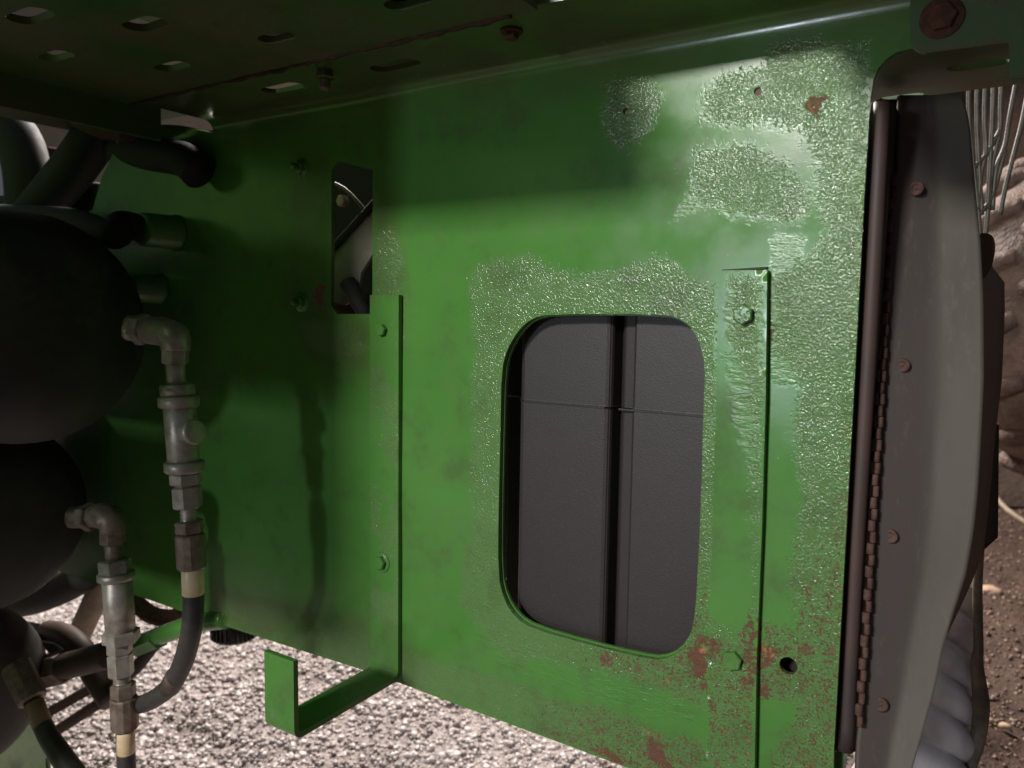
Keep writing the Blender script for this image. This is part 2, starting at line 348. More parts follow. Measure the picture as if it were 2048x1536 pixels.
bk = MB().add(vs, [(j*60+i, j*60+i+1, (j+1)*60+i+1, (j+1)*60+i) for j in range(29) for i in range(59)], True).build('earth_bank', simple('brown_earth', (.040, .024, .017), (.10, .062, .044), .9, 0, 7, .9, .02, (.03, .018, .012))); setp(bk, kind='structure')
b = MB().box((-14, 6, -.3), (10, 6.2, 9)); setp(b.build('back_wall', M_WALL), kind='structure')
# ------------------------------------------------------------------ the green side panel
ZF = onY(1250, 85, 0)[2]; BR = .012
YS = onZ(560, 130, ZF)[1]
seamx = onZ(275, 205, ZF)
print('ZF', ZF, 'YS', YS, 'seam corner', seamx, 'ZH', onY(1840, 100, 0)[2], 'panel right', onY(1700, 900, 0))
def vflange(Y): return ZF-BR+math.pi*BR/2+(-Y-BR)
def disp(u, v):
    return .0005*np.sin(u*17+v*9+1)+.00024*np.sin(u*31-v*23)+.00014*np.sin(v*47+u*8)
def pmap(u, v, w):
    y = np.where(v < ZF-BR, w+disp(u, v)*np.clip((ZF-BR-v)/.05, 0, 1), 0); z = v.copy()
    s = v-(ZF-BR); arc = (s >= 0) & (s < math.pi*BR/2); th = s/BR
    y = np.where(arc, -BR+(BR+w)*np.cos(th), y); z = np.where(arc, ZF-BR+(BR+w)*np.sin(th), z)
    fl = s >= math.pi*BR/2; y = np.where(fl, -BR-(s-math.pi*BR/2), y); z = np.where(fl, ZF+w, z)
    return np.stack([u, y, z], 1)
px2 = lambda L, Y=0.0: [XZ(a, b, Y) for a, b in L]
VT = vflange(YS)                                       # flange ends at the seam
XR = XZ(1740, 200)[0]+.30
xl = XZ(415, 240)[0]
outer = [(seamx[0], VT), (seamx[0], ZF-.013)]+px2([(334, 250), (300, 262), (238, 282), (205, 352), (186, 420), (120, 450), (90, 520), (60, 700), (50, 1122), (174, 1160), (250, 1184), (430, 1245), (735, 1344), (800, 1366), (1030, 1452), (1250, 1534), (1420, 1600), (1663, 1690), (1668, 1500), (1682, 1250), (1696, 1000), (1712, 700), (1728, 400), (1738, 240), (1742, 190), (1747, 160), (1757, 136), (1775, 116), (1795, 104), (1818, 98)])
ZH = outer[-1][1]
XW = -.30; VW = vflange(-.10); V3 = vflange(-.30)
outer += [(XR, ZH), (XR, V3), (-.13, V3), (-.135, VW), (XW+.02, VW), (XW, VT)]  # right end of the flange stepped out, unseen, to shade the header
WIN = px2([(1100, 628), (1330, 628), (1370, 641), (1397, 675), (1411, 730), (1408, 800), (1404, 950), (1397, 1120), (1391, 1225), (1382, 1270), (1358, 1306), (1322, 1321), (1280, 1315), (1180, 1291), (1066, 1258), (1032, 1237), (1008, 1200), (996, 1150), (997, 1000), (1000, 850), (1003, 740), (1013, 700), (1035, 662), (1062, 637)])
WIN = smooth_poly(WIN, 1)
SLOT = px2([(663, 338), (672, 321), (745, 340), (745, 592), (740, 628), (676, 628), (663, 612)])
def fhole(px, py, half, r):
    p = onZ(px, py, ZF); return obround((p[0], vflange(p[1])), half, r)
H = [WIN, SLOT, circ(XZ(1515, 183), .0032), circ(XZ(1252, 223), .0026), circ(XZ(1577, 1331), .0068), fhole(565, 176, .017, .010), fhole(790, 131, .017, .010)]
ROUGH = [px2(l) for l in (
 [(935, 560), (955, 525), (1005, 512), (1060, 505), (1105, 530), (1160, 545), (1240, 535), (1330, 510), (1375, 545), (1432, 580), (1436, 900), (1420, 1300), (1412, 1420), (1290, 1370), (1130, 1330), (1010, 1320), (950, 1250), (915, 1200), (925, 1110), (945, 1040), (935, 950), (942, 860), (938, 760), (952, 690), (938, 640)],
 [(1640, 250), (1745, 190), (1745, 300), (1735, 700), (1668, 1600), (1500, 1600), (1560, 1490), (1605, 1400), (1590, 1250), (1575, 1130), (1600, 1000), (1585, 880), (1600, 760), (1545, 700), (1535, 560), (1600, 520), (1650, 470), (1625, 390)],
 [(1400, 185), (1440, 150), (1520, 128), (1545, 90), (1620, 78), (1700, 82), (1738, 110), (1742, 240), (1690, 250), (1600, 235), (1540, 245), (1460, 255), (1400, 245)],
 [(1545, 80), (1742, 80), (1744, 340), (1690, 380), (1630, 330), (1600, 262), (1530, 250)],
 [(1390, 300), (1500, 285), (1580, 320), (1625, 400), (1600, 450), (1500, 440), (1440, 420), (1375, 400)],
 [(470, 1240), (560, 1262), (640, 1265), (735, 1255), (740, 1300), (810, 1300), (900, 1325), (1010, 1350), (1120, 1400), (1240, 1420), (1330, 1470), (1412, 1480), (1412, 1610), (1250, 1536), (800, 1366), (430, 1245)],
 [(1515, 1240), (1600, 1260), (1660, 1270), (1660, 1420), (1560, 1400), (1515, 1390)],
 [(1205, 165), (1290, 150), (1330, 190), (1300, 260), (1250, 310), (1200, 260)],
 [(748, 470), (790, 440), (812, 520), (802, 600), (745, 592)],
 [(590, 640), (700, 640), (740, 700), (690, 730), (620, 700)],
 [(725, 592), (815, 592), (812, 700), (798, 640), (740, 640)])]
RUSTP = [px2(l) for l in (
 [(1372, 1300), (1395, 1282), (1418, 1270), (1416, 1385), (1400, 1380), (1385, 1345)],
 [(1512, 1275), (1545, 1298), (1555, 1305), (1535, 1330), (1522, 1350), (1512, 1342)],
 [(1612, 205), (1640, 192), (1652, 198), (1640, 218), (1630, 240), (1618, 222)],
 [(627, 578), (638, 566), (652, 570), (651, 605), (641, 617), (628, 600)],
 [(1190, 1310), (1215, 1305), (1240, 1322), (1210, 1332)], [(1515, 1370), (1535, 1362), (1540, 1385), (1520, 1398)],
 [(1536, 640), (1544, 640), (1542, 690), (1534, 690)],
 [(1170, 1495), (1230, 1500), (1260, 1530), (1230, 1528)], [(1296, 1472), (1330, 1500), (1345, 1540), (1290, 1520)])]
LUMP = [px2(l) for l in (
 [(1545, 95), (1620, 78), (1735, 85), (1735, 180), (1620, 200), (1540, 170)], [(1440, 350), (1560, 330), (1570, 430), (1450, 440)],
 [(1540, 470), (1610, 470), (1625, 640), (1600, 780), (1535, 760)], [(1360, 400), (1430, 370), (1440, 400), (1330, 450)], [(1060, 1290), (1350, 1390), (1420, 1460), (1300, 1440), (1000, 1340), (940, 1260)])]
def rusty(u, v):
    # more rust towards the lower right corner and along the edges of the sheet
    a = XZ(1450, 1400); b = XZ(1600, 1450); c = XZ(1200, 1480)
    g = lambda q, s: np.exp(-((u-q[0])**2+(v-q[1])**2)/(2*s*s))
    e = np.exp(np.minimum(0, -sdist(u, v, outer))/.012)*.45
    return np.clip(.18+g(a, .06)*.55+g(b, .09)*.65+g(c, .07)*.6+e+.25*g(XZ(1640, 1100), .08), 0, 1)
def fmax(polys, cap=.03):
    def f(u, v):
        d = np.full(u.shape, -cap)
        for p in polys: d = np.maximum(d, sdist(u, v, p))
        return np.clip(d, -cap, cap)
    return f
GRIME = [px2(l) for l in ([(585, 300), (660, 290), (660, 620), (745, 640), (740, 740), (620, 720), (570, 600)], [(745, 360), (800, 380), (810, 600), (745, 600)], [(430, 1170), (740, 1235), (740, 1350), (430, 1250)], [(790, 1290), (860, 1310), (850, 1390), (790, 1370)])]
def dirtf(u, v): return np.clip(np.clip((v-(ZF-.05))/.06, 0, 1)*.9+.55*np.clip(fmax(GRIME)(u, v)/.02+.5, 0, 1), 0, .95)
FIELDS = {'dirt': dirtf, 'sd_rough': fmax(ROUGH), 'sd_rust': fmax(RUSTP), 'rusty': rusty, 'sd_lump': fmax(LUMP)}
panel = thing('side_panel', (XZ(1000, 1450)[0], 0, XZ(1000, 1450)[1]), 'big green painted steel panel with rounded window, chipped stippled paint and rust', 'metal panel')
sheet = plate('sheet', outer, H, pmap, .0045, M_PANEL, panel, .0048, FIELDS)
# a second, inner lip behind the window opening
def shrink(L, k): c = np.mean(L, 0); return [tuple(c+(np.array(p)-c)*k) for p in L]
plate('window_lip', shrink(WIN, 1.03), [shrink(WIN, .990)], flat(.0060), .003, M_GREEN, panel, .02)
def hexbolt(parent, c, n, r=.0075, h=.005, mat=M_GREEN, washer=True, rot=0.2, name='bolt'):
    n = unit(n); m = MB()
    if washer: m.lathe(np.array(c), n, [(-.001, r*1.45), (.0012, r*1.45), (.0016, r*1.35), (.0017, 0)], 28)
    m.lathe(np.array(c)+n*.0015, n, [(0, r), (h*.8, r), (h, r*.88)], 6, False, rot)
    return m.build(name, mat, parent)
def nutstud(parent, c, n, r=.007, mat=M_GREEN):
    n = unit(n); m = MB(); m.lathe(np.array(c), n, [(-.001, r*1.5), (.001, r*1.5), (.0012, 0)], 24); m.lathe(np.array(c)+n*.001, n, [(0, r), (.005, r), (.006, r*.85)], 6, False, .4)
    o = m.build('nut', mat, parent); m = MB(); prof = [(0, r*.5)]+[(.006+.001*k, r*(.55 if k % 2 else .48)) for k in range(9)]+[(.0155, r*.3)]; m.lathe(np.array(c), n, prof, 20); m.build('stud', mat, parent)
nY = (0, -1, 0)
nutstud(panel, onY(603, 336, 0), nY); nutstud(panel, onY(604, 605, 0), nY)
# reinforcing strip on the right
TS = .0080
spx = lambda L, Y: [XZ(a, b, Y) for a, b in L]
SP = spx([(1437, 544), (1441, 541), (1534, 540), (1531, 800), (1524, 1050), (1513, 1330), (1506, 1700), (1409, 1700), (1417, 1300), (1427, 1000), (1433, 760)], -TS)
SR = [spx(l, -TS) for l in ([(1456, 552), (1526, 552), (1524, 720), (1500, 800), (1460, 700)], [(1415, 1230), (1470, 1260), (1512, 1240), (1505, 1700), (1408, 1700)], [(1495, 740), (1530, 740), (1520, 1240), (1505, 1240)])]
SU = [spx(l, -TS) for l in ([(1498, 1245), (1513, 1240), (1512, 1350), (1496, 1372), (1472, 1378), (1490, 1350), (1485, 1310)], [(1418, 1278), (1445, 1280), (1440, 1320), (1418, 1310)], [(1455, 1290), (1462, 1296), (1450, 1318), (1445, 1305)], [(1415, 1395), (1430, 1400), (1420, 1425)])]
SL = [spx(l, -TS) for l in ([(1455, 560), (1530, 560), (1528, 760), (1470, 740), (1450, 650)], [(1440, 700), (1525, 760), (1520, 1000), (1480, 900)])]
strip = plate('reinforcing_strip', SP, [], flat(-TS), TS-.0006, M_PANEL, panel, .005, {'sd_rough': fmax(SR), 'sd_rust': fmax(SU), 'rusty': lambda u, v: np.clip(.2+.8*np.exp(-((v-XZ(1460, 1420)[1])/.09)**2), 0, 1), 'sd_lump': fmax(SL)})
m = MB(); q = [onY(a, b_, -.0008) for a, b_ in ((1508, 1700), (1416, 1700), (1424, 1300), (1434, 1000), (1440, 760), (1444, 542), (1536, 536))][1:]; m.tube([q[0], q[1], q[2], q[3], q[4]+np.array([0, 0, -.0005])], .0011, 8, 6); m.tube([q[4], q[5]], .0011, 8, 6); m.build('edge_gap_shadow', simple('dark_green_gap_shadow', (.020, .045, .012), (.05, .045, .02), .7), panel)  # dark tube stands in for the gap shadow along the strip edge
hexbolt(panel, onY(1489, 629, -TS), nY, .0078, .005, M_GREEN, False, .5); hexbolt(panel, onY(1466, 1319, -TS), nY, .0080, .0035, M_GREEN, False, .3)
# ------------------------------------------------------------------ hook bracket
BT = .006
pA = onY(740, 590, -BT); pB = onY(799, 592, -BT); x0, x1 = pA[0], onY(797, 900, -BT)[0]; zt = pA[2]; zb = onY(797, 1362, -BT)[2]
pc = onZ(592, 1468, zb); YE = pc[1]*1.07; x1e = pc[0]; ztab = onY(585, 1322, YE)[2]
print('hook', x0, x1, zt, zb, YE, x1e, ztab)
hk = thing('hook_bracket', ((x0+x1)/2, -.003, zb), 'green flat bar bolted to the panel, its lower end bent into a hook', 'bracket')
def path_bar(pts, rad, x0, x1, t):
    # centre line in (Y, Z) with rounded corners, thickness t
    Q = [np.array(pts[0])]
    for i in range(1, len(pts)-1):
        a, b, c = map(np.array, (pts[i-1], pts[i], pts[i+1])); d0 = unit(a-b); d1 = unit(c-b)
        p = b+d0*rad; q = b+d1*rad
        for k in range(7): s = k/6; Q.append((1-s)**2*p+2*s*(1-s)*b+s*s*q)
    Q.append(np.array(pts[-1])); T = [unit(Q[min(i+1, len(Q)-1)]-Q[max(0, i-1)]) for i in range(len(Q))]
    N = [np.array([-q[1], q[0]]) for q in T]; m = MB(); n = len(Q)
    A = [q+k*t/2 for q, k in zip(Q, N)]; B = [q-k*t/2 for q, k in zip(Q, N)]
    for side, rev in ((A, False), (B, True)):
        vs = [(x, p[0], p[1]) for p in side for x in (x0, x1)]; fs = [(2*i, 2*i+1, 2*i+3, 2*i+2) for i in range(n-1)]
        m.add(vs, [f[::-1] for f in fs] if rev else fs, True)
    for x, rev in ((x0, False), (x1, True)):
        vs = [(x, p[0], p[1]) for a, b in zip(A, B) for p in (a, b)]; fs = [(2*i, 2*i+2, 2*i+3, 2*i+1) for i in range(n-1)]; m.add(vs, [f[::-1] for f in fs] if rev else fs, False)
    for k in (0, n-1): m.add([(x0, *A[k]), (x1, *A[k]), (x1, *B[k]), (x0, *B[k])], [(0, 1, 2, 3)], False)
    return m
m = path_bar([(-BT/2-.0006, zt), (-BT/2-.0006, zb+.003), (YE+.002, zb+.003), (YE+.002, ztab)], .009, x0, x1, BT-.0008)
bar = m.build('bar', M_GREEN, hk); bevel(bar, .0007)
hexbolt(hk, onY(766, 660, -BT), nY, .0062, .004, M_GREEN, False); hexbolt(hk, onY(764, 1124, -BT), nY, .0075, .005, M_GREEN, True)
# ------------------------------------------------------------------ top beam
XL = seamx[0]
beam = thing('top_beam', (XL, -.1, ZF), 'dark dirty beam across the top with slotted holes and rusty bolts', 'steel beam')
ZB = ZF-.0035; XW = -.30
def fzn(L): return [(onZ(a, b, ZB)[0], -onZ(a, b, ZB)[1]) for a, b in L]
def under(Z0):
    def f(u, v, w): return np.stack([u, -v, Z0+w], 1)
    return f
def bh(px, py, half=.009, r=.0085, z=None): p = onZ(px, py, ZB if z is None else z); return obround((p[0], -p[1]), half, r)
hb = [bh(112, 112, .012, .009), bh(345, 133, .012, .009), bh(290, 48, .012, .010), bh(553, 75, .009, .009), bh(818, 4, .012, .009), bh(60, 32, .014, .010)]
plate('web', [(XL, -YS-.001), (XW, -YS-.001), (XW, .345), (XL, .345)], hb, under(ZB), .006, M_BEAM, beam, .03)
hx = onZ(290, 48, ZB)[0]-.11
MB().box((hx, -.40, ZB+.045), (XW, .38, ZB+.05)).build('inner_plate', M_BEAM, beam)
# rusty weld bead along the seam
pts = [(x, YS-.0005+random.uniform(-.0006, .0006), ZB+random.uniform(-.0015, .0003)) for x in np.linspace(XL, onZ(1010, 22, ZB)[0], 60)]
MB().tube(pts, [random.uniform(.0010, .0026) for _ in pts], 6, 2).build('seam_bead', M_SEAM, beam)
hexbolt(beam, onZ(1023, 62, ZF-.001), (0, 0, -1), .0062, .005, M_RUST, True)
c = onZ(650, 140, ZF); mm = MB(); mm.lathe(c, (0, 0, -1), [(0, .0075), (.007, .0095), (.008, .008)], 6, False, .3); mm.build('nut', M_BEAM, beam)
mm = MB(); mm.lathe(c, (0, 0, -1), [(0, .005)]+[(.008+.0012*k, .0052 if k % 2 else .0042) for k in range(8)]+[(.0185, .003)], 18); mm.build('threaded_stud', M_ZINC2, beam)
# front lip of the beam, beyond the top of the picture
MB().box((XL, -.357, ZF-.003), (XW, -.350, ZF+.06)).build('front_lip', M_BEAM, beam)
# rounded header plate with a rusty bolt
hp = spx([(1820, -60), (1820, 78), (1824, 92), (1834, 101), (1852, 106), (1990, 88), (2120, 72), (2120, -80)], -.006)
plate('mounting_plate', hp, [], flat(-.006), .0055, M_BEAM, beam, .02)
hexbolt(beam, onY(1884, 36, -.006), nY, .0092, .005, M_RUST, True, .1)
ep = spx([(2018, -80), (2018, 158), (2200, 140), (2200, -100)], -.010); plate('end_plate', ep, [], flat(-.010), .004, M_BEAM, beam, .03)
# shelf that runs back from the lower edge of the header
zs = ZH+.001; pe = onZ(1850, 192, zs); x_s0 = XZ(1745, 190)[0]
print('shelf depth', pe)
plate('back_shelf', [(x_s0-.02, -.006), (XR+.3, -.006), (XR+.3, -pe[1]), (x_s0-.02, -pe[1])], [bh(1955, 130, .010, .0095, zs), bh(1803, 195, .009, .0085, zs)], under(zs), .005, M_BEAM, beam, .03)
# cross member on the left, running towards the camera
zc = onX(130, 238, XL-.001)[2]; print('cross member bottom', zc, 'ZF', ZF)
cm = thing('cross_member', (XL-.05, -.2, zc), 'dark green boxed cross member at the upper left above the black hoses', 'steel beam')
MB().box((XL-.012, -.85, zc), (XL-.004, onZ(275, 205, ZF)[1]+.03, ZF+.02)).build('side_plate', M_BEAM, cm)
MB().box((XL-.30, -.85, ZF+.0215), (XL-.004, .02, ZF+.027)).build('top_plate', M_BEAM, cm)
p = onY(300, 290, .03); q = onY(450, 190, .03); MB().box((p[0], .03, p[2]), (q[0], .036, ZF-.004)).build('gap_cover', M_BEAM, cm)  # plate added to cover the pale wall showing through the gap
m = MB(); m.tube([onY(150, 236, YS+.02), onY(205, 252, YS+.03), onY(262, 262, YS+.03)], [.010, .016, .012], 10, 4); m.build('rusty_bracket', M_RUST, cm)
# ------------------------------------------------------------------ unseen green plates added off to the left to shade panel and tanks
mb = thing('shade_plate', (-.95, -.70, .75), 'added green plate out of view at the left, shading panel and tanks', 'metal panel')
MB().box((-1.9, -.608, .82), (-.600, -.600, 1.55)).build('plate', M_GREEN, mb); MB().box((-1.7, -.512, .30), (-.90, -.509, .76)).build('lower_plate', M_GREEN, mb)
# ------------------------------------------------------------------ bosses on the panel
def boss(px, py, rpx, L, tip, label):
    c = onY(px, py, 0); r = rpx/F*depY(px, py, 0)
    t = thing('pipe_stub', c, label, 'pipe stub', 'green stubs welded to the panel beside the black tanks')
    m = MB(); m.lathe(c, nY, [(-.001, r*1.0), (.002, r*1.06), (.004, r), (L, r*.95), (L+.002, r*.88), (L+.0021, r*.5)], 40); m.build('collar', M_GREEN, t)
    return c, r
c1, r1 = boss(352, 466, 34, .045, 0, 'upper green pipe stub on the panel with black hose end')
c2, r2 = boss(318, 577, 30, .040, 0, 'lower green pipe stub on the panel behind the large black tank')
def hose_thing(name, pts, r, mat, label, cat='hose', seg=18, group=None):
    o = MB().tube(pts, r, seg).build(name, mat); return setp(o, label, cat, group)
hose_thing('black_hose', [c1+np.array([.0, -.040, 0]), c1+np.array([-.02, -.06, .005]), onY(225, 470, -.08), onY(130, 440, -.06), onY(-40, 430, -.04)], r1*.78, M_BLACK, 'thick black hose leaving the upper green stub above the large tank')
hose_thing('black_hose', [c2+np.array([.0, -.036, 0]), c2+np.array([-.02, -.055, .005]), onY(230, 560, -.05), onY(100, 540, -.02)], r2*.72, M_BLACK, 'short black hose leaving the lower green stub behind the large tank')
hose_thing('black_hose', [onY(232, 200, .02), onY(190, 275, .01), onY(140, 345, .0), onY(60, 440, .0)], .030, M_BLACK, 'fat dusty black hose slanting down between two pale gaps at upper left')
hose_thing('black_hose', [onY(-40, 260, .03), onY(25, 265, .03), onY(52, 330, .03), onY(60, 420, .03)], .034, M_BLACK, 'black hose bending down at the left edge under the cross member')
hose_thing('black_pipe', [onY(236, 300, .03), onY(300, 308, .0), onY(365, 318, -.02), onY(398, 345, -.02)], .021, M_BLACK, 'black pipe end lying across the top left corner of the green panel', 'pipe')
t = thing('valve_block', onY(120, 400, .06), 'dark brown valve block half hidden above the large black tank', 'valve')
m = MB(); a = onY(60, 440, .03); b_ = onY(186, 362, .03); m.box((a[0]-.2, .03, a[2]-.05), (b_[0], .10, b_[2])); bevel(m.build('body', M_BLACK, t), .006)
m = MB(); m.lathe(onY(150, 362, .05), (0, 0, 1), [(0, .022), (.02, .022), (.022, .014)], 6, False); m.build('plug', M_HOSEB, t)
a = onY(58, 332, .10); b_ = onY(108, 297, .10); m = MB(); m.box((a[0], .09, a[2]), (b_[0], .11, b_[2]+.002)); o = bevel(m.build('rusty_box', M_RUST), .003); setp(o, 'small brown box below the left pale gap at upper left', 'box')
# ------------------------------------------------------------------ tanks
def tank(cpx, cpy, tipx, Yc, R, label, shift=.122):
    X1 = onY(tipx, cpy, Yc)[0]-shift; z = onY(cpx, cpy, Yc)[2]; c = (X1, Yc, z)
    t = thing('accumulator', (X1-.2, Yc, z-R), label, 'tank', 'black accumulator tanks stacked at the left')
    H_ = R*.66; prof = [(0.0, 0)]
    for k in range(1, 15): a = k/14*math.pi/2; prof.append((H_*(1-math.cos(a)), R*math.sin(a)**.66))
    prof.append((.55, R)); m = MB(); m.lathe(c, (-1, 0, 0), prof, 72); m.build('shell', M_TANK, t)
    m = MB(); m.lathe((X1-H_, Yc, z), (-1, 0, 0), [(0, R*1.001), (.0015, R*1.006), (.003, R*1.001)], 72); m.build('weld_ring', M_TANK, t)
    return t
tank(120, 660, 272, -.19, .122, 'largest black tank with a domed end, uppermost of the stack at left')
tank(80, 1068, 150, -.15, .124, 'middle black tank of the stack behind the second hose fitting', .142)
tank(0, 1440, 33, -.15, .120, 'lowest black tank, only its rounded end showing at the lower left edge', .105)
# ------------------------------------------------------------------ hydraulic hoses with fittings
SLV = {}
def chain(t, Y, rows, mat):
    # rows: (name, y0, y1, xc0, xc1, width px, kind)
    for nm, y0, y1, xa, xb, w, kind, mt in rows:
        p = onY(xa, y0, Y); q = onY(xb, y1, Y); d = depY((xa+xb)/2, (y0+y1)/2, Y); r = w/2/F*d; L = np.linalg.norm(q-p); ax = unit(q-p); m = MB(); e = min(.0015, L*.2)
        if kind == 'hex': m.lathe(p, ax, [(0, r*.90), (e, r*1.04), (L-e, r*1.04), (L, r*.90)], 6, False, .35)
        elif kind == 'rib':
            n = 12; m.lathe(p, ax, [(0, r*.9), (e, r), (L-e, r), (L, r*.85)], n, False, .1)
        elif kind == 'thr': m.lathe(p, ax, [(0, r)]+[(L*k/8, r*(1 if k % 2 else .86)) for k in range(1, 8)]+[(L, r)], 24)
        else: m.lathe(p, ax, [(0, r*.9), (e, r), (L-e, r), (L, r*.9)], 32)
        SLV[nm] = m.build(nm, mt or mat, t)
def letters(t, txt, c, ax, r, phi0, size, rowoff, mat):
    # flat letters wrapped round the sleeve: the axis ax points down the hose
    cu = bpy.data.curves.new('txt', 'FONT'); cu.body = txt; cu.size = size; cu.resolution_u = 3; ob = bpy.data.objects.new('txt', cu); C.objects.link(ob)
    dg = bpy.context.evaluated_depsgraph_get(); me = bpy.data.meshes.new_from_object(ob.evaluated_get(dg)); bpy.data.objects.remove(ob)
    ax = unit(ax); tocam = unit(CAM-np.array(c)); tocam = unit(tocam-ax*np.dot(tocam, ax)); side = np.cross(ax, tocam)*1.0
    if np.dot(side, RW @ np.array([1., 0, 0])) < 0: side = -side
    for v in me.vertices:
        ph = phi0+v.co.x/r; p = np.array(c)+ax*(rowoff-v.co.y)+(tocam*math.cos(ph)+side*math.sin(ph))*(r+.00025); v.co = Vector(p)
    return link('lettering', me, mat, t)
Y1 = -.150
h1 = thing('hydraulic_hose', onY(352, 720, Y1), 'hydraulic hose from the largest tank with grey valve and wide cream sleeve, curving left', 'hose')
pe1 = onY(300, 662, Y1); rr = 30/F*depY(320, 665, Y1)
m = MB(); m.tube([onY(252, 655, Y1-.01), onY(290, 660, Y1), onY(330, 664, Y1), onY(349, 675, Y1), onY(351, 700, Y1)], [rr*.85, rr*.92, rr, rr, rr*.92], 8, 4); m.build('elbow', M_ZINC, h1)
m = MB(); m.lathe(onY(276, 658, Y1-.003), unit(onY(330, 664, Y1)-onY(276, 658, Y1-.003)), [(0, rr*.95), (.001, rr*1.08), (.011, rr*1.08), (.012, rr*.95)], 6, False, .3); m.build('elbow_nut', M_ZINC, h1)
chain(h1, Y1, [('swivel_nut', 697, 728, 351, 351, 50, 'hex', None), ('neck', 726, 772, 351, 353, 38, 'r', None), ('collar', 768, 793, 354, 356, 66, 'r', None), ('valve_flange', 791, 815, 357, 358, 78, 'r', None),
   ('valve_body', 813, 924, 359, 368, 62, 'r', None), ('valve_flange', 922, 944, 369, 370, 78, 'r', None), ('hex_nut', 945, 969, 371, 372, 60, 'hex', None), ('neck', 966, 974, 372, 373, 44, 'r', None), ('hex_nut', 972, 1016, 373, 376, 55, 'hex', None),
   ('thread', 1014, 1044, 377, 378, 34, 'thr', None), ('ferrule_nut', 1040, 1067, 378, 380, 53, 'hex', M_ZINC2), ('ferrule', 1067, 1137, 380, 384, 57, 'rib', M_ZINC2), ('label_sleeve', 1136, 1190, 385, 387, 43, 'r', M_LABEL)], M_ZINC)
m = MB(); pk = onY(392, 866, Y1); m.lathe(onY(370, 866, Y1), unit(onY(400, 862, Y1)-onY(370, 866, Y1)), [(0, .010), (.012, .0125), (.0165, .0125), (.018, .010)], 24); m.build('valve_knob', M_ZINC, h1)
dR = depY(386, 1163, Y1); lc = onY(386, 1163, Y1); axl = unit(onY(387, 1190, Y1)-onY(385, 1136, Y1)); lr = 43/2/F*dR
letters(SLV['label_sleeve'], 'AC', lc, axl, lr, .62, .0048, -.0040, M_INK); letters(SLV['label_sleeve'], 'TU', lc, axl, lr, .62, .0048, .0030, M_INK)
hr = 41/2/F*dR
m = MB(); m.tube([onY(386, 1180, Y1), onY(387, 1200, Y1), onY(383, 1260, Y1), onY(364, 1330, Y1+.008), onY(335, 1378, Y1+.02), onY(285, 1408, Y1+.04), onY(240, 1408, Y1+.055)], [hr]*7, 24, 8); m.build('hose', M_HOSE, h1)
m = MB(); m.tube([onY(352, 1352, Y1+.012), onY(340, 1374, Y1+.018)], hr*1.06, 24, 2); m.build('scuffed_patch', M_HOSEB, h1)
Y2 = -.125
h2 = thing('hydraulic_hose', onY(225, 1032, Y2), 'hydraulic hose from the middle tank with dull fittings and small cream sleeve, hanging straight', 'hose')
rr = 27/F*depY(215, 1032, Y2)
m = MB(); m.tube([onY(140, 1036, Y2-.01), onY(175, 1033, Y2), onY(208, 1032, Y2), onY(223, 1040, Y2), onY(225, 1064, Y2)], [rr*.8, rr*.9, rr, rr, rr*.92], 8, 4); m.build('elbow', M_ZINC2, h2)
m = MB(); m.lathe(onY(172, 1034, Y2-.003), unit(onY(210, 1032, Y2)-onY(172, 1034, Y2-.003)), [(0, rr*.95), (.001, rr*1.08), (.012, rr*1.08), (.013, rr*.95)], 6, False, .3); m.build('elbow_nut', M_ZINC2, h2)
chain(h2, Y2, [('swivel_nut', 1060, 1088, 225, 226, 46, 'hex', M_ZINC2), ('neck', 1086, 1122, 227, 229, 34, 'r', M_ZINC2), ('collar', 1118, 1146, 229, 231, 58, 'hex', None), ('valve_flange', 1144, 1160, 232, 233, 70, 'r', None),
   ('valve_body', 1158, 1262, 234, 241, 56, 'r', None), ('valve_flange', 1260, 1284, 242, 243, 68, 'hex', None), ('hex_nut', 1284, 1307, 239, 240, 46, 'hex', None), ('hex_nut', 1307, 1352, 240, 243, 46, 'hex', None), ('thread', 1350, 1366, 243, 244, 32, 'thr', None),
   ('ferrule_nut', 1366, 1394, 246, 247, 46, 'hex', M_ZINC2), ('ferrule', 1394, 1457, 248, 250, 52, 'rib', M_ZINC2), ('label_sleeve', 1460, 1507, 251, 252, 35, 'r', M_LABEL)], M_ZINC)
hr2 = 36/2/F*depY(252, 1500, Y2)
m = MB(); m.tube([onY(250, 1452, Y2), onY(252, 1508, Y2), onY(253, 1560, Y2), onY(250, 1700, Y2), onY(235, 1850, Y2)], hr2*.97, 24, 6); m.build('hose', M_HOSE, h2)
Y3 = -.13
h3 = thing('hydraulic_hose', onY(50, 1400, Y3), 'hydraulic hose at the lower left corner with brown printed sleeve, slanting right', 'hose')
m = MB(); p = onY(32, 1330, Y3); q = onY(66, 1402, Y3); m.lathe(p, q-p, [(0, .016), (.002, .018), (np.linalg.norm(q-p)-.002, .0175), (np.linalg.norm(q-p), .015)], 12, False); m.build('ferrule', M_ZINC2, h3)
p = onY(67, 1404, Y3); q = onY(86, 1452, Y3); r3 = 36/2/F*depY(76, 1430, Y3); m = MB(); L = np.linalg.norm(q-p); m.lathe(p, q-p, [(0, r3*.97), (.001, r3*1.02), (L-.001, r3*1.02), (L, r3*.97)], 28); sl3 = m.build('label_sleeve', simple('brown_label_sleeve', (.20, .13, .07), (.28, .19, .11), .5), h3)
letters(sl3, 'AER', (p+q)/2, q-p, r3*1.02, -.75, .0062, -.0045, M_INK); letters(sl3, 'EDYN', (p+q)/2, q-p, r3*1.02, -.75, .0062, .0045, M_INK)
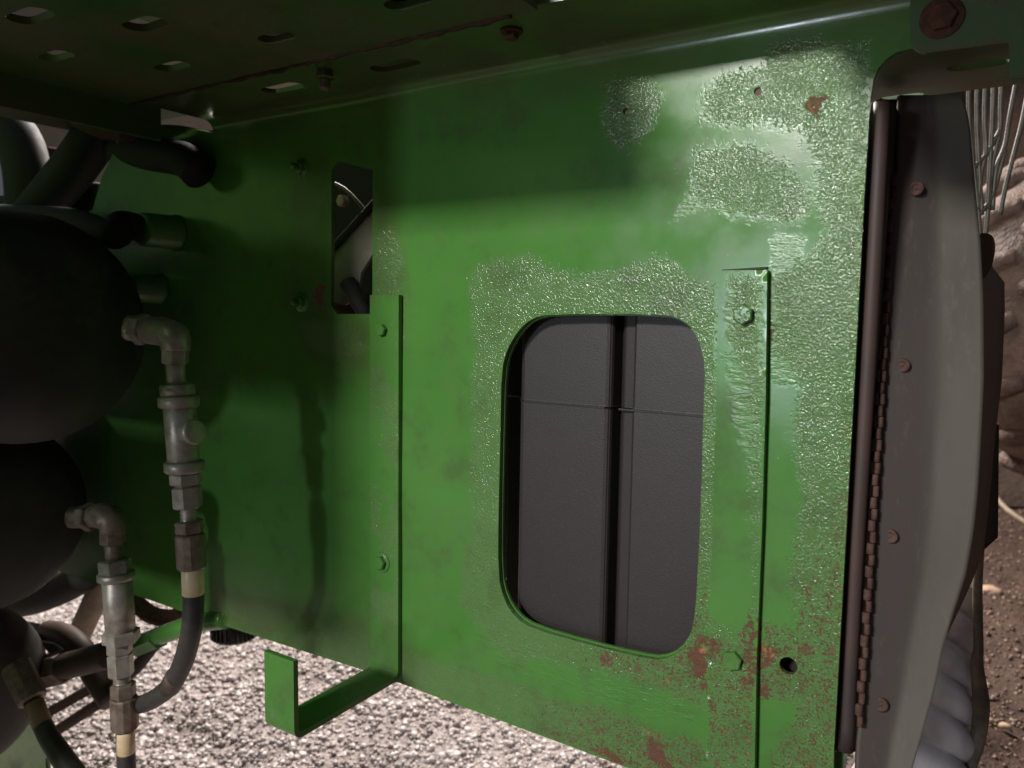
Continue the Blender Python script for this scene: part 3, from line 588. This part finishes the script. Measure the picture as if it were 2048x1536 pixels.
m = MB(); m.tube([q-unit(q-p)*.004, onY(100, 1478, Y3), onY(128, 1520, Y3), onY(165, 1580, Y3), onY(200, 1700, Y3)], [r3*.98, r3*1.05, r3*1.15, r3*1.2, r3*1.2], 24, 6); m.build('hose', M_HOSE, h3)
# ------------------------------------------------------------------ other pipes at the lower left
def pr(px, py, Y, w): return w/2/F*depY(px, py, Y)
gp = thing('green_pipe', onY(300, 1285, .0), 'dark green pipe running left from the bottom corner of the panel behind the hoses', 'pipe')
m = MB(); m.tube([onY(452, 1238, .005), onY(400, 1245, .0), onY(330, 1268, -.005), onY(262, 1295, -.01), onY(215, 1318, -.01)], pr(300, 1285, 0, 36), 20); m.build('tube', M_GREEN, gp)
m = MB(); p = onY(318, 1275, -.006); q = onY(276, 1292, -.008); m.lathe(p, q-p, [(0, pr(300, 1285, 0, 44)/1), (np.linalg.norm(q-p), pr(300, 1285, 0, 44))], 6, False); m.build('nut', M_GREEN, gp)
hose_thing('tan_tube', [onY(222, 1120, .10), onY(190, 1200, .10), onY(140, 1310, .10)], pr(190, 1200, .1, 46), M_TAN, 'tan dusty tube slanting behind the second valve over the gravel', 'pipe')
bp = thing('brown_pipe', onY(120, 1335, -.04), 'brown rusty pipe with a hex nut crossing behind the second hose at lower left', 'pipe')
m = MB(); m.tube([onY(0, 1362, -.04), onY(90, 1340, -.04), onY(160, 1325, -.04), onY(222, 1308, -.04)], pr(120, 1335, -.04, 52), 20); m.build('tube', M_HOSEB, bp)
m = MB(); p = onY(78, 1346, -.04); q = onY(132, 1332, -.04); L = np.linalg.norm(q-p); rq = pr(100, 1340, -.04, 66)/1; m.lathe(p, q-p, [(0, rq*.9), (.002, rq), (L-.002, rq), (L, rq*.9)], 6, False, .2); m.build('nut', M_ZINC2, bp)
hose_thing('rusty_hose', [onY(95, 1262, -.02), onY(130, 1270, -.02), onY(165, 1300, -.02), onY(185, 1345, -.02), onY(222, 1402, -.02)], pr(160, 1300, -.02, 44), M_HOSEB, 'brown curved hose dropping from the middle tank to the second ferrule')
hose_thing('dark_bar', [onY(92, 1428, .05), onY(190, 1372, .05)], pr(140, 1400, .05, 20), M_SEAM, 'thin dark bar, upper of two crossing bright gravel at the lower left', 'rod', 10)
hose_thing('dark_bar', [onY(112, 1462, .05), onY(205, 1402, .05)], pr(150, 1430, .05, 22), M_SEAM, 'thin dark bar, lower of two crossing bright gravel at the lower left', 'rod', 10)
hose_thing('rusty_stub', [onY(262, 1196, .06), onY(300, 1228, .06), onY(345, 1236, .06), onY(375, 1215, .06)], pr(300, 1230, .06, 34), M_RUST, 'dark rusty stub under the panel edge right of the second valve', 'pipe')
gpl = plate('green_plate', px2([(36, 1428), (62, 1448), (92, 1500), (98, 1560), (90, 1620), (-60, 1640), (-60, 1500), (20, 1470)], .02), [], flat(.02), .005, M_GREEN, None, .02); setp(gpl, 'green plate corner at the lower left below the slanting hose', 'metal plate')
o = plate('tan_plate', px2([(52, 1345), (98, 1302), (110, 1270), (124, 1300), (128, 1325), (80, 1338)], .12), [], flat(.12), .004, M_TAN, None, .02); setp(o, 'small tan plate behind the lowest tank lit from the gravel side', 'metal plate')
hose_thing('dark_hose', [onY(-30, 1262, .0), onY(50, 1262, .0), onY(110, 1285, .0), onY(135, 1330, .0)], pr(60, 1262, 0, 38), M_BLACK, 'dark hose bending between the middle and lowest tanks')
hose_thing('dark_hose', [onY(-30, 1215, .06), onY(60, 1200, .06), onY(120, 1178, .06), onY(170, 1150, .06)], pr(60, 1200, .06, 60), M_BLACK, 'dark hose under the middle tank running up to the panel corner')
hose_thing('dark_hose', [onY(130, 1300, .04), onY(190, 1320, .04), onY(250, 1350, .04), onY(300, 1300, .04), onY(320, 1265, .04)], pr(200, 1320, .04, 24), M_BLACK, 'thin dark hose looping behind the second hose ferrule')
# ribbed cap under the panel
c = onY(470, 1276, .09); rc = 46/F*depY(470, 1276, .09)
cap = thing('ribbed_cap', c, 'black ribbed round cap showing below the panel edge', 'cap')
m = MB(); m.lathe(c, (0, 0, 1), [(0, rc*.55), (.0015, rc*.88), (.006, rc*.95), (.075, rc*.95)], 48); m.build('body', M_BLACKG, cap)
rb0 = MB(); rb0.box((rc*.95-.001, -.0016, .005), (rc*.95+.0022, .0016, .072)); me0 = None
for k in range(30):
    a = 2*math.pi*k/30
    if me0 is None: o = rb0.build('rib', M_BLACKG); me0 = o.data
    else: o = bpy.data.objects.new('rib', me0); C.objects.link(o)
    o.parent = cap; o.rotation_euler = (0, 0, a)
# ------------------------------------------------------------------ what shows through the slot
t = thing('inner_linkage', onY(700, 480, .10), 'grey slanted plate with hose, rod and bolt seen through the narrow slot of the panel', 'linkage')
plate('slanted_plate', px2([(640, 515), (760, 385), (775, 450), (750, 500), (722, 545), (716, 590), (690, 610), (640, 600)], .03), [], flat(.03), .004, M_GREY, t, .02)
m = MB(); m.tube([onY(625, 540, .026), onY(775, 378, .026)], .0042, 10, 2); m.build('edge_rod', M_BLACK, t)
m = MB(); m.tube([onY(640, 358, .03), onY(690, 378, .03), onY(740, 432, .03)], .0020, 8, 4); m.build('thin_hose', M_HOSEB, t)
m = MB(); m.lathe(onY(691, 403, .05), nY, [(0, .007), (.008, .007), (.009, .006)], 6, False); m.build('bolt', M_ZINC2, t)
m = MB(); m.tube([onY(695, 565, .022), onY(745, 650, .02)], .0095, 12, 2); m.build('rod', M_BLACK, t)
plate('lower_plate', px2([(640, 585), (765, 590), (765, 660), (640, 660)], .045), [], flat(.045), .004, simple('red_brown_steel', (.10, .035, .028), (.16, .06, .045), .6), t, .02)
b = MB().box((-1.25, .24, .55), (-.45, .25, 1.20)); o = b.build('backing_sheet', M_BLACK); setp(o, 'dark inner sheet behind the slot of the green panel', 'metal panel')
# ------------------------------------------------------------------ dark plastic housing behind the window
YP = .022
hs = thing('plastic_housing', (onY(1400, 1400, YP)[0], YP, onY(1400, 1500, YP)[2]), 'dark grey textured plastic housing with a vertical groove behind the rounded window', 'housing')
xa = lambda px, Y=YP, py=970: onY(px, py, Y)[0]
zsm = onY(1205, 815, YP)[2]; ztop = onY(1760, 205, YP)[2]; zbot = onY(1685, 1502, YP)[2]
XRt = onY(1746, 857, YP+.004)[0]
prof = [(xa(975), YP+.10), (xa(976), YP+.035), (xa(1028), YP+.030), (xa(1034), YP+.006), (xa(1038), YP+.002), (xa(1046), YP), (xa(1206), YP), (xa(1214), YP+.0015), (xa(1217), YP+.005), (xa(1219), YP+.020), (xa(1228), YP+.020), (xa(1230), YP+.010), (xa(1237), YP+.007), (xa(1258), YP+.006), (xa(1261), YP+.001), (xa(1265), YP),
        (XRt-.014, YP), (XRt-.006, YP+.001), (XRt-.002, YP+.003), (XRt, YP+.008), (XRt, YP+.10)]
def extr(prof, z0, z1, name):
    m = MB(); n = len(prof)
    for i in range(n-1):
        a, b = prof[i], prof[i+1]; m.add([(a[0], a[1], z0), (b[0], b[1], z0), (b[0], b[1], z1), (a[0], a[1], z1)], [(0, 1, 2, 3)], False)
    for z, rev in ((z0, True), (z1, False)):
        f = list(range(n)); m.add([(p[0], p[1], z) for p in prof], [tuple(f[::-1]) if rev == False else tuple(f)], False)
    m.add([(*prof[-1], z0), (*prof[0], z0), (*prof[0], z1), (*prof[-1], z1)], [(0, 1, 2, 3)], False)
    o = m.build(name, M_PLAST, hs)
    bmod = o.modifiers.new('w', 'WELD'); bmod.merge_threshold = .0001; bevel(o, .0012, 2); return o
extr(prof, zsm+.0006, ztop, 'upper_shell'); extr([(a, b-.0006) if 0 < i < len(prof)-1 else (a, b) for i, (a, b) in enumerate(prof)], zbot, zsm-.0001, 'lower_shell')
m = MB(); m.box((xa(1234), YP-.0012, zsm-.0008), (XRt-.01, YP+.001, zsm+.0006)); m.box((xa(1046), YP-.0012, zsm-.0008), (xa(1206), YP+.001, zsm+.0006)); m.build('seam_ridge', M_PLAST, hs)
# green foot below the housing
o = plate('foot_bracket', px2([(1655, 1503), (1690, 1505), (1682, 1570), (1650, 1620)], .02), [], flat(.02), .02, M_GREEN, None, .02); setp(o, 'green foot under the bottom corner of the dark housing', 'bracket')
# ------------------------------------------------------------------ flap, hinge and rivets
L_ = [(190, 1800), (345, 1794), (400, 1786), (600, 1776), (800, 1765), (1000, 1752), (1200, 1740), (1350, 1729), (1440, 1722), (1480, 1716), (1540, 1714), (1640, 1712)]
R_ = [(190, 1926), (250, 1940), (400, 1953), (480, 1961), (600, 1967), (760, 1968), (880, 1962), (980, 1956), (1060, 1948), (1150, 1932), (1230, 1906), (1290, 1888), (1370, 1872), (1450, 1850), (1540, 1824), (1640, 1795)]
ys = np.linspace(190, 1640, 60); lx = np.interp(ys, *zip(*L_)); rx = np.interp(ys, *zip(*R_))
def flapsheet(name, ys, lx, rx, dfun, mat, parent, ns=22, thick=.0035):
    m = MB(); vs = []; n = len(ys)
    for i, y in enumerate(ys):
        for k in range(ns+1): s = k/ns; vs.append(at(lx[i]+(rx[i]-lx[i])*s, y, dfun(s, i/(n-1))))
    fs = [(i*(ns+1)+k, (i+1)*(ns+1)+k, (i+1)*(ns+1)+k+1, i*(ns+1)+k+1) for i in range(n-1) for k in range(ns)]
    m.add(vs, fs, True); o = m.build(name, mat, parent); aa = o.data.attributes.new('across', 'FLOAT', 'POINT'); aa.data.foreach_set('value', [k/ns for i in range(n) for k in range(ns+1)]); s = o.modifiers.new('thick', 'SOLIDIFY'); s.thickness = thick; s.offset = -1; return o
fl = thing('rubber_flap', at(1780, 1500, .62), 'long grey curved plastic flap hanging on a rusty hinge right of the panel', 'flap')
def fd(s, v):
    return .582+.006*s-.018*max(0, s-.55)+.003*math.sin(v*5+1)*s+.002*math.sin(v*11)*s
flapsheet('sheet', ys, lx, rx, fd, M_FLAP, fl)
for px, py in ((1832, 377), (1804, 731), (1780, 1073), (1761, 1410)):
    c = at(px, py, .5825); m = MB(); n = unit(CAM-c)*.25+np.array([0, -1, 0])*.75; m.lathe(c+unit(n)*-.002, n, [(0, .0056), (.0022, .0054), (.0027, .0044), (.0027, .0030), (.0020, .0026), (.0020, .0012), (.0024, .0010)], 24); m.build('rivet', M_HINGE, fl)
# hinge: staggered rusty knuckles
hg = thing('hinge', at(1760, 900, .60), 'rusty piano hinge of staggered knuckles between the housing and the grey flap', 'hinge')
ya = 350; k = 0; leafpts = []
while ya < 1440:
    yb = ya+23; lxx = np.interp((ya+yb)/2, *zip(*L_)); p = at(lxx-3+(2 if k % 2 else -2), ya+.4, .577); q = at(lxx-3+(2 if k % 2 else -2)-1, yb-.4, .577)
    m = MB(); w = .0022 if k % 2 else .0028; m.lathe(p, q-p, [(0, w*.8), (.0006, w), (np.linalg.norm(q-p)-.0006, w), (np.linalg.norm(q-p), w*.8)], 10, True); m.build('knuckle', M_HINGE, hg); ya = yb; k += 1
flapsheet('gap_backing', np.array([200, 700, 1100, 1440]), np.array([1752, 1722, 1706, 1690]), np.array([1800, 1782, 1760, 1728]), lambda s, v: .620, M_SEAM, hg, 2, .002)  # dark sheet added behind the knuckles to darken the gap beside the flap
tr = MB().tube([onY(1764, 205, .016), onY(1748, 500, .016), onY(1731, 800, .016), onY(1712, 1100, .016), onY(1691, 1500, .016)], .0056, 20, 6).build('reflection_bead', simple('red_brown_reflection_plastic', (.040, .033, .032), (.085, .046, .038), .6, 0, 7), hs)  # added bead; the edge's red-brown reflection is put into its colour
m = MB(); p = at(1792, 205, .62); q = at(1790, 345, .62); m.box((p[0]-.010, p[1]-.002, q[2]), (p[0]+.004, p[1]+.012, p[2])); m.build('rubber_block', M_BLACK, hg)
# second flap and lug
ys2 = np.linspace(480, 1300, 30); R2 = [(480, 1975), (522, 1978), (545, 1992), (562, 2009), (620, 2010), (760, 2004), (880, 1990), (960, 1983), (1080, 1970), (1130, 1958), (1200, 1928), (1300, 1880)]
o = flapsheet('back_flap', ys2, np.full(30, 1850.), np.interp(ys2, *zip(*R2)), lambda s, v: .74+.02*s, M_FLAP2, None, 8); setp(o, 'brownish second flap showing behind the right edge of the long grey flap', 'flap')
o = plate('lug', [(onY(a, b_, .16)[0], onY(a, b_, .16)[2]) for a, b_ in smooth_poly([(1950, 466), (1985, 466), (1993, 495), (1980, 545), (1962, 562), (1950, 540)])], [], flat(.16), .005, M_HOSEB, None, .02); setp(o, 'small dull steel lug poking out behind the grey flap', 'lug')
o = plate('dark_post', [(onY(a, b_, .30)[0], onY(a, b_, .30)[2]) for a, b_ in ((1975, 840), (1998, 850), (1996, 1075), (1968, 1100))], [], flat(.30), .02, M_BLACK, None, .03); setp(o, 'dark post behind the brownish flap at the right', 'post')
# wire guard at the top right
wg = thing('wire_guard', at(1980, 300, .95), 'bent bright wire guard below the beam at the top right', 'wire guard')
for P in ([(1938, 150), (1938, 235), (1947, 330), (1958, 440), (1962, 520)], [(1972, 150), (1969, 235), (1972, 300), (1962, 350), (1955, 420)], [(2003, 150), (2001, 215), (2000, 260), (1985, 330), (1978, 400), (1968, 500)], [(2035, 150), (2020, 230), (2010, 290), (1992, 340), (1985, 420)], [(2062, 150), (2045, 240), (2030, 300), (2012, 370), (2000, 430)], [(1955, 150), (1954, 240), (1958, 330), (1964, 430)], [(1987, 150), (1985, 240), (1980, 330), (1975, 420)],
          [(1948, 335), (1975, 305), (2000, 260)], [(1958, 430), (1985, 390), (2010, 300)]):
    m = MB(); m.tube([at(a, b_, .95) for a, b_ in P], .0028, 8, 5); m.build('wire', M_WIRE, wg)
# tyre caked in mud
tc = at(2150, 640, 1.7); ta = unit([.95, -.30, .12]); tyre = thing('tyre', (tc[0], tc[1], tc[2]-.35), 'muddy brown lugged tyre at the right edge behind the flaps', 'tyre')
m = MB(); prof = []
u = unit(np.cross(ta, [0, 0, 1])); w = np.cross(ta, u); RT, rt = .27, .085; vs = []; fs = []; na, nb2 = 96, 24
for i in range(na):
    a = 2*math.pi*i/na; d = u*math.cos(a)+w*math.sin(a)
    for j in range(nb2): b_ = 2*math.pi*j/nb2; r_ = rt*(1+.05*math.sin(i*1.7+j)+.03*random.random()); vs.append(tc+d*(RT+r_*math.cos(b_))+ta*r_*1.5*math.sin(b_))
fs = [(i*nb2+j, ((i+1) % na)*nb2+j, ((i+1) % na)*nb2+(j+1) % nb2, i*nb2+(j+1) % nb2) for i in range(na) for j in range(nb2)]
m.add(vs, fs, True); m.build('carcass', M_TYRE, tyre)
for i in range(36):
    a = 2*math.pi*i/36; d = u*math.cos(a)+w*math.sin(a); tg = unit(np.cross(ta, d)); sgn = 1 if i % 2 else -1; m = MB()
    for s_ in range(2):
        pass
    p0 = tc+d*(RT+rt*.93)+ta*(sgn*.005); p1 = tc+d*(RT+rt*.62)+ta*(sgn*.115)+tg*.03
    m.tube([p0, (p0+p1)/2+d*.012, p1], [.020, .024, .018], 6, 3); m.build('tread_lug', M_TYRE, tyre)
# spiral ribbed hose at the lower right
def spiral():
    A = at(1842, 1165, .86); B = at(1818, 1660, .80); ax = unit(B-A); L = np.linalg.norm(B-A); u = unit(np.cross(ax, [0, 1, 0])); w = np.cross(ax, u); n1, n2 = 56, 200; R_ = .060; vs = []
    for j in range(n2+1):
        s = L*j/n2
        for i in range(n1):
            th = 2*math.pi*i/n1; ph = (s/.036+th/(2*math.pi)*3.0) % 1.0; r_ = R_*(.80+.20*math.sin(math.pi*ph)**.6); vs.append(A+ax*s+(u*math.cos(th)+w*math.sin(th))*r_)
    fs = [(j*n1+i, j*n1+(i+1) % n1, (j+1)*n1+(i+1) % n1, (j+1)*n1+i) for j in range(n2) for i in range(n1)]; m = MB(); m.add(vs, fs, True); m.add([A+(u*math.cos(t)+w*math.sin(t))*R_*.86 for t in np.linspace(0, 2*math.pi, 30, endpoint=False)], [tuple(range(30))]); return m
setp(spiral().build('spiral_hose', M_SPIRAL), 'pale grey spiral ribbed hose hanging behind the flap at the lower right', 'hose')
hose_thing('cord', [at(1962, 1080, .78), at(1955, 1180, .78), at(1957, 1290, .78), at(1954, 1330, .78), at(1962, 1410, .78), at(1955, 1480, .78), at(1935, 1560, .78), at(1920, 1680, .78)], [.0035, .0045, .0045, .006, .008, .007, .005, .004], simple('brown_cord', (.10, .085, .06), (.2, .15, .11), .6), 'thin brown cord hanging just right of the spiral hose', 'cord', 10)
# steel strip and stones on the soil
o = MB().tube([at(1985, 985, 2.6), at(2015, 1020, 2.5), at(2075, 1060, 2.4)], .009, 8, 3).build('steel_strip', M_TAN); setp(o, 'dusty steel strip lying on the soil under the tyre', 'metal strip')
for px, py, w_, lb in ((1982, 1183, 34, 'largest tan stone on the dark soil at the right'), (2042, 1232, 26, 'tan stone at the right picture edge below the largest stone'), (1976, 1440, 16, 'small tan stone beside the brown cord'), (2010, 1452, 18, 'small pale stone low on the soil right of the cord'), (2013, 1216, 13, 'tiny stone between the two larger tan stones')):
    p = onZ(px, py, .008); r_ = w_/2/F*np.linalg.norm(p-CAM); th = MB()
    vs = []; 
    for j in range(1, 6):
        for i in range(9): a = 2*math.pi*i/9; b_ = math.pi*j/6; vs.append(p+np.array([math.cos(a)*math.sin(b_)*1.1, math.sin(a)*math.sin(b_)*.8, math.cos(b_)*.55])*r_*random.uniform(.85, 1.15))
    fs = [(j*9+i, (j+1)*9+i, (j+1)*9+(i+1) % 9, j*9+(i+1) % 9) for j in range(4) for i in range(9)]+[tuple(range(9)), tuple(range(36, 45))[::-1]]
    th.add(vs, fs, True); setp(th.build('stone', M_STONE), lb, 'stone', 'tan stones scattered on the soil')
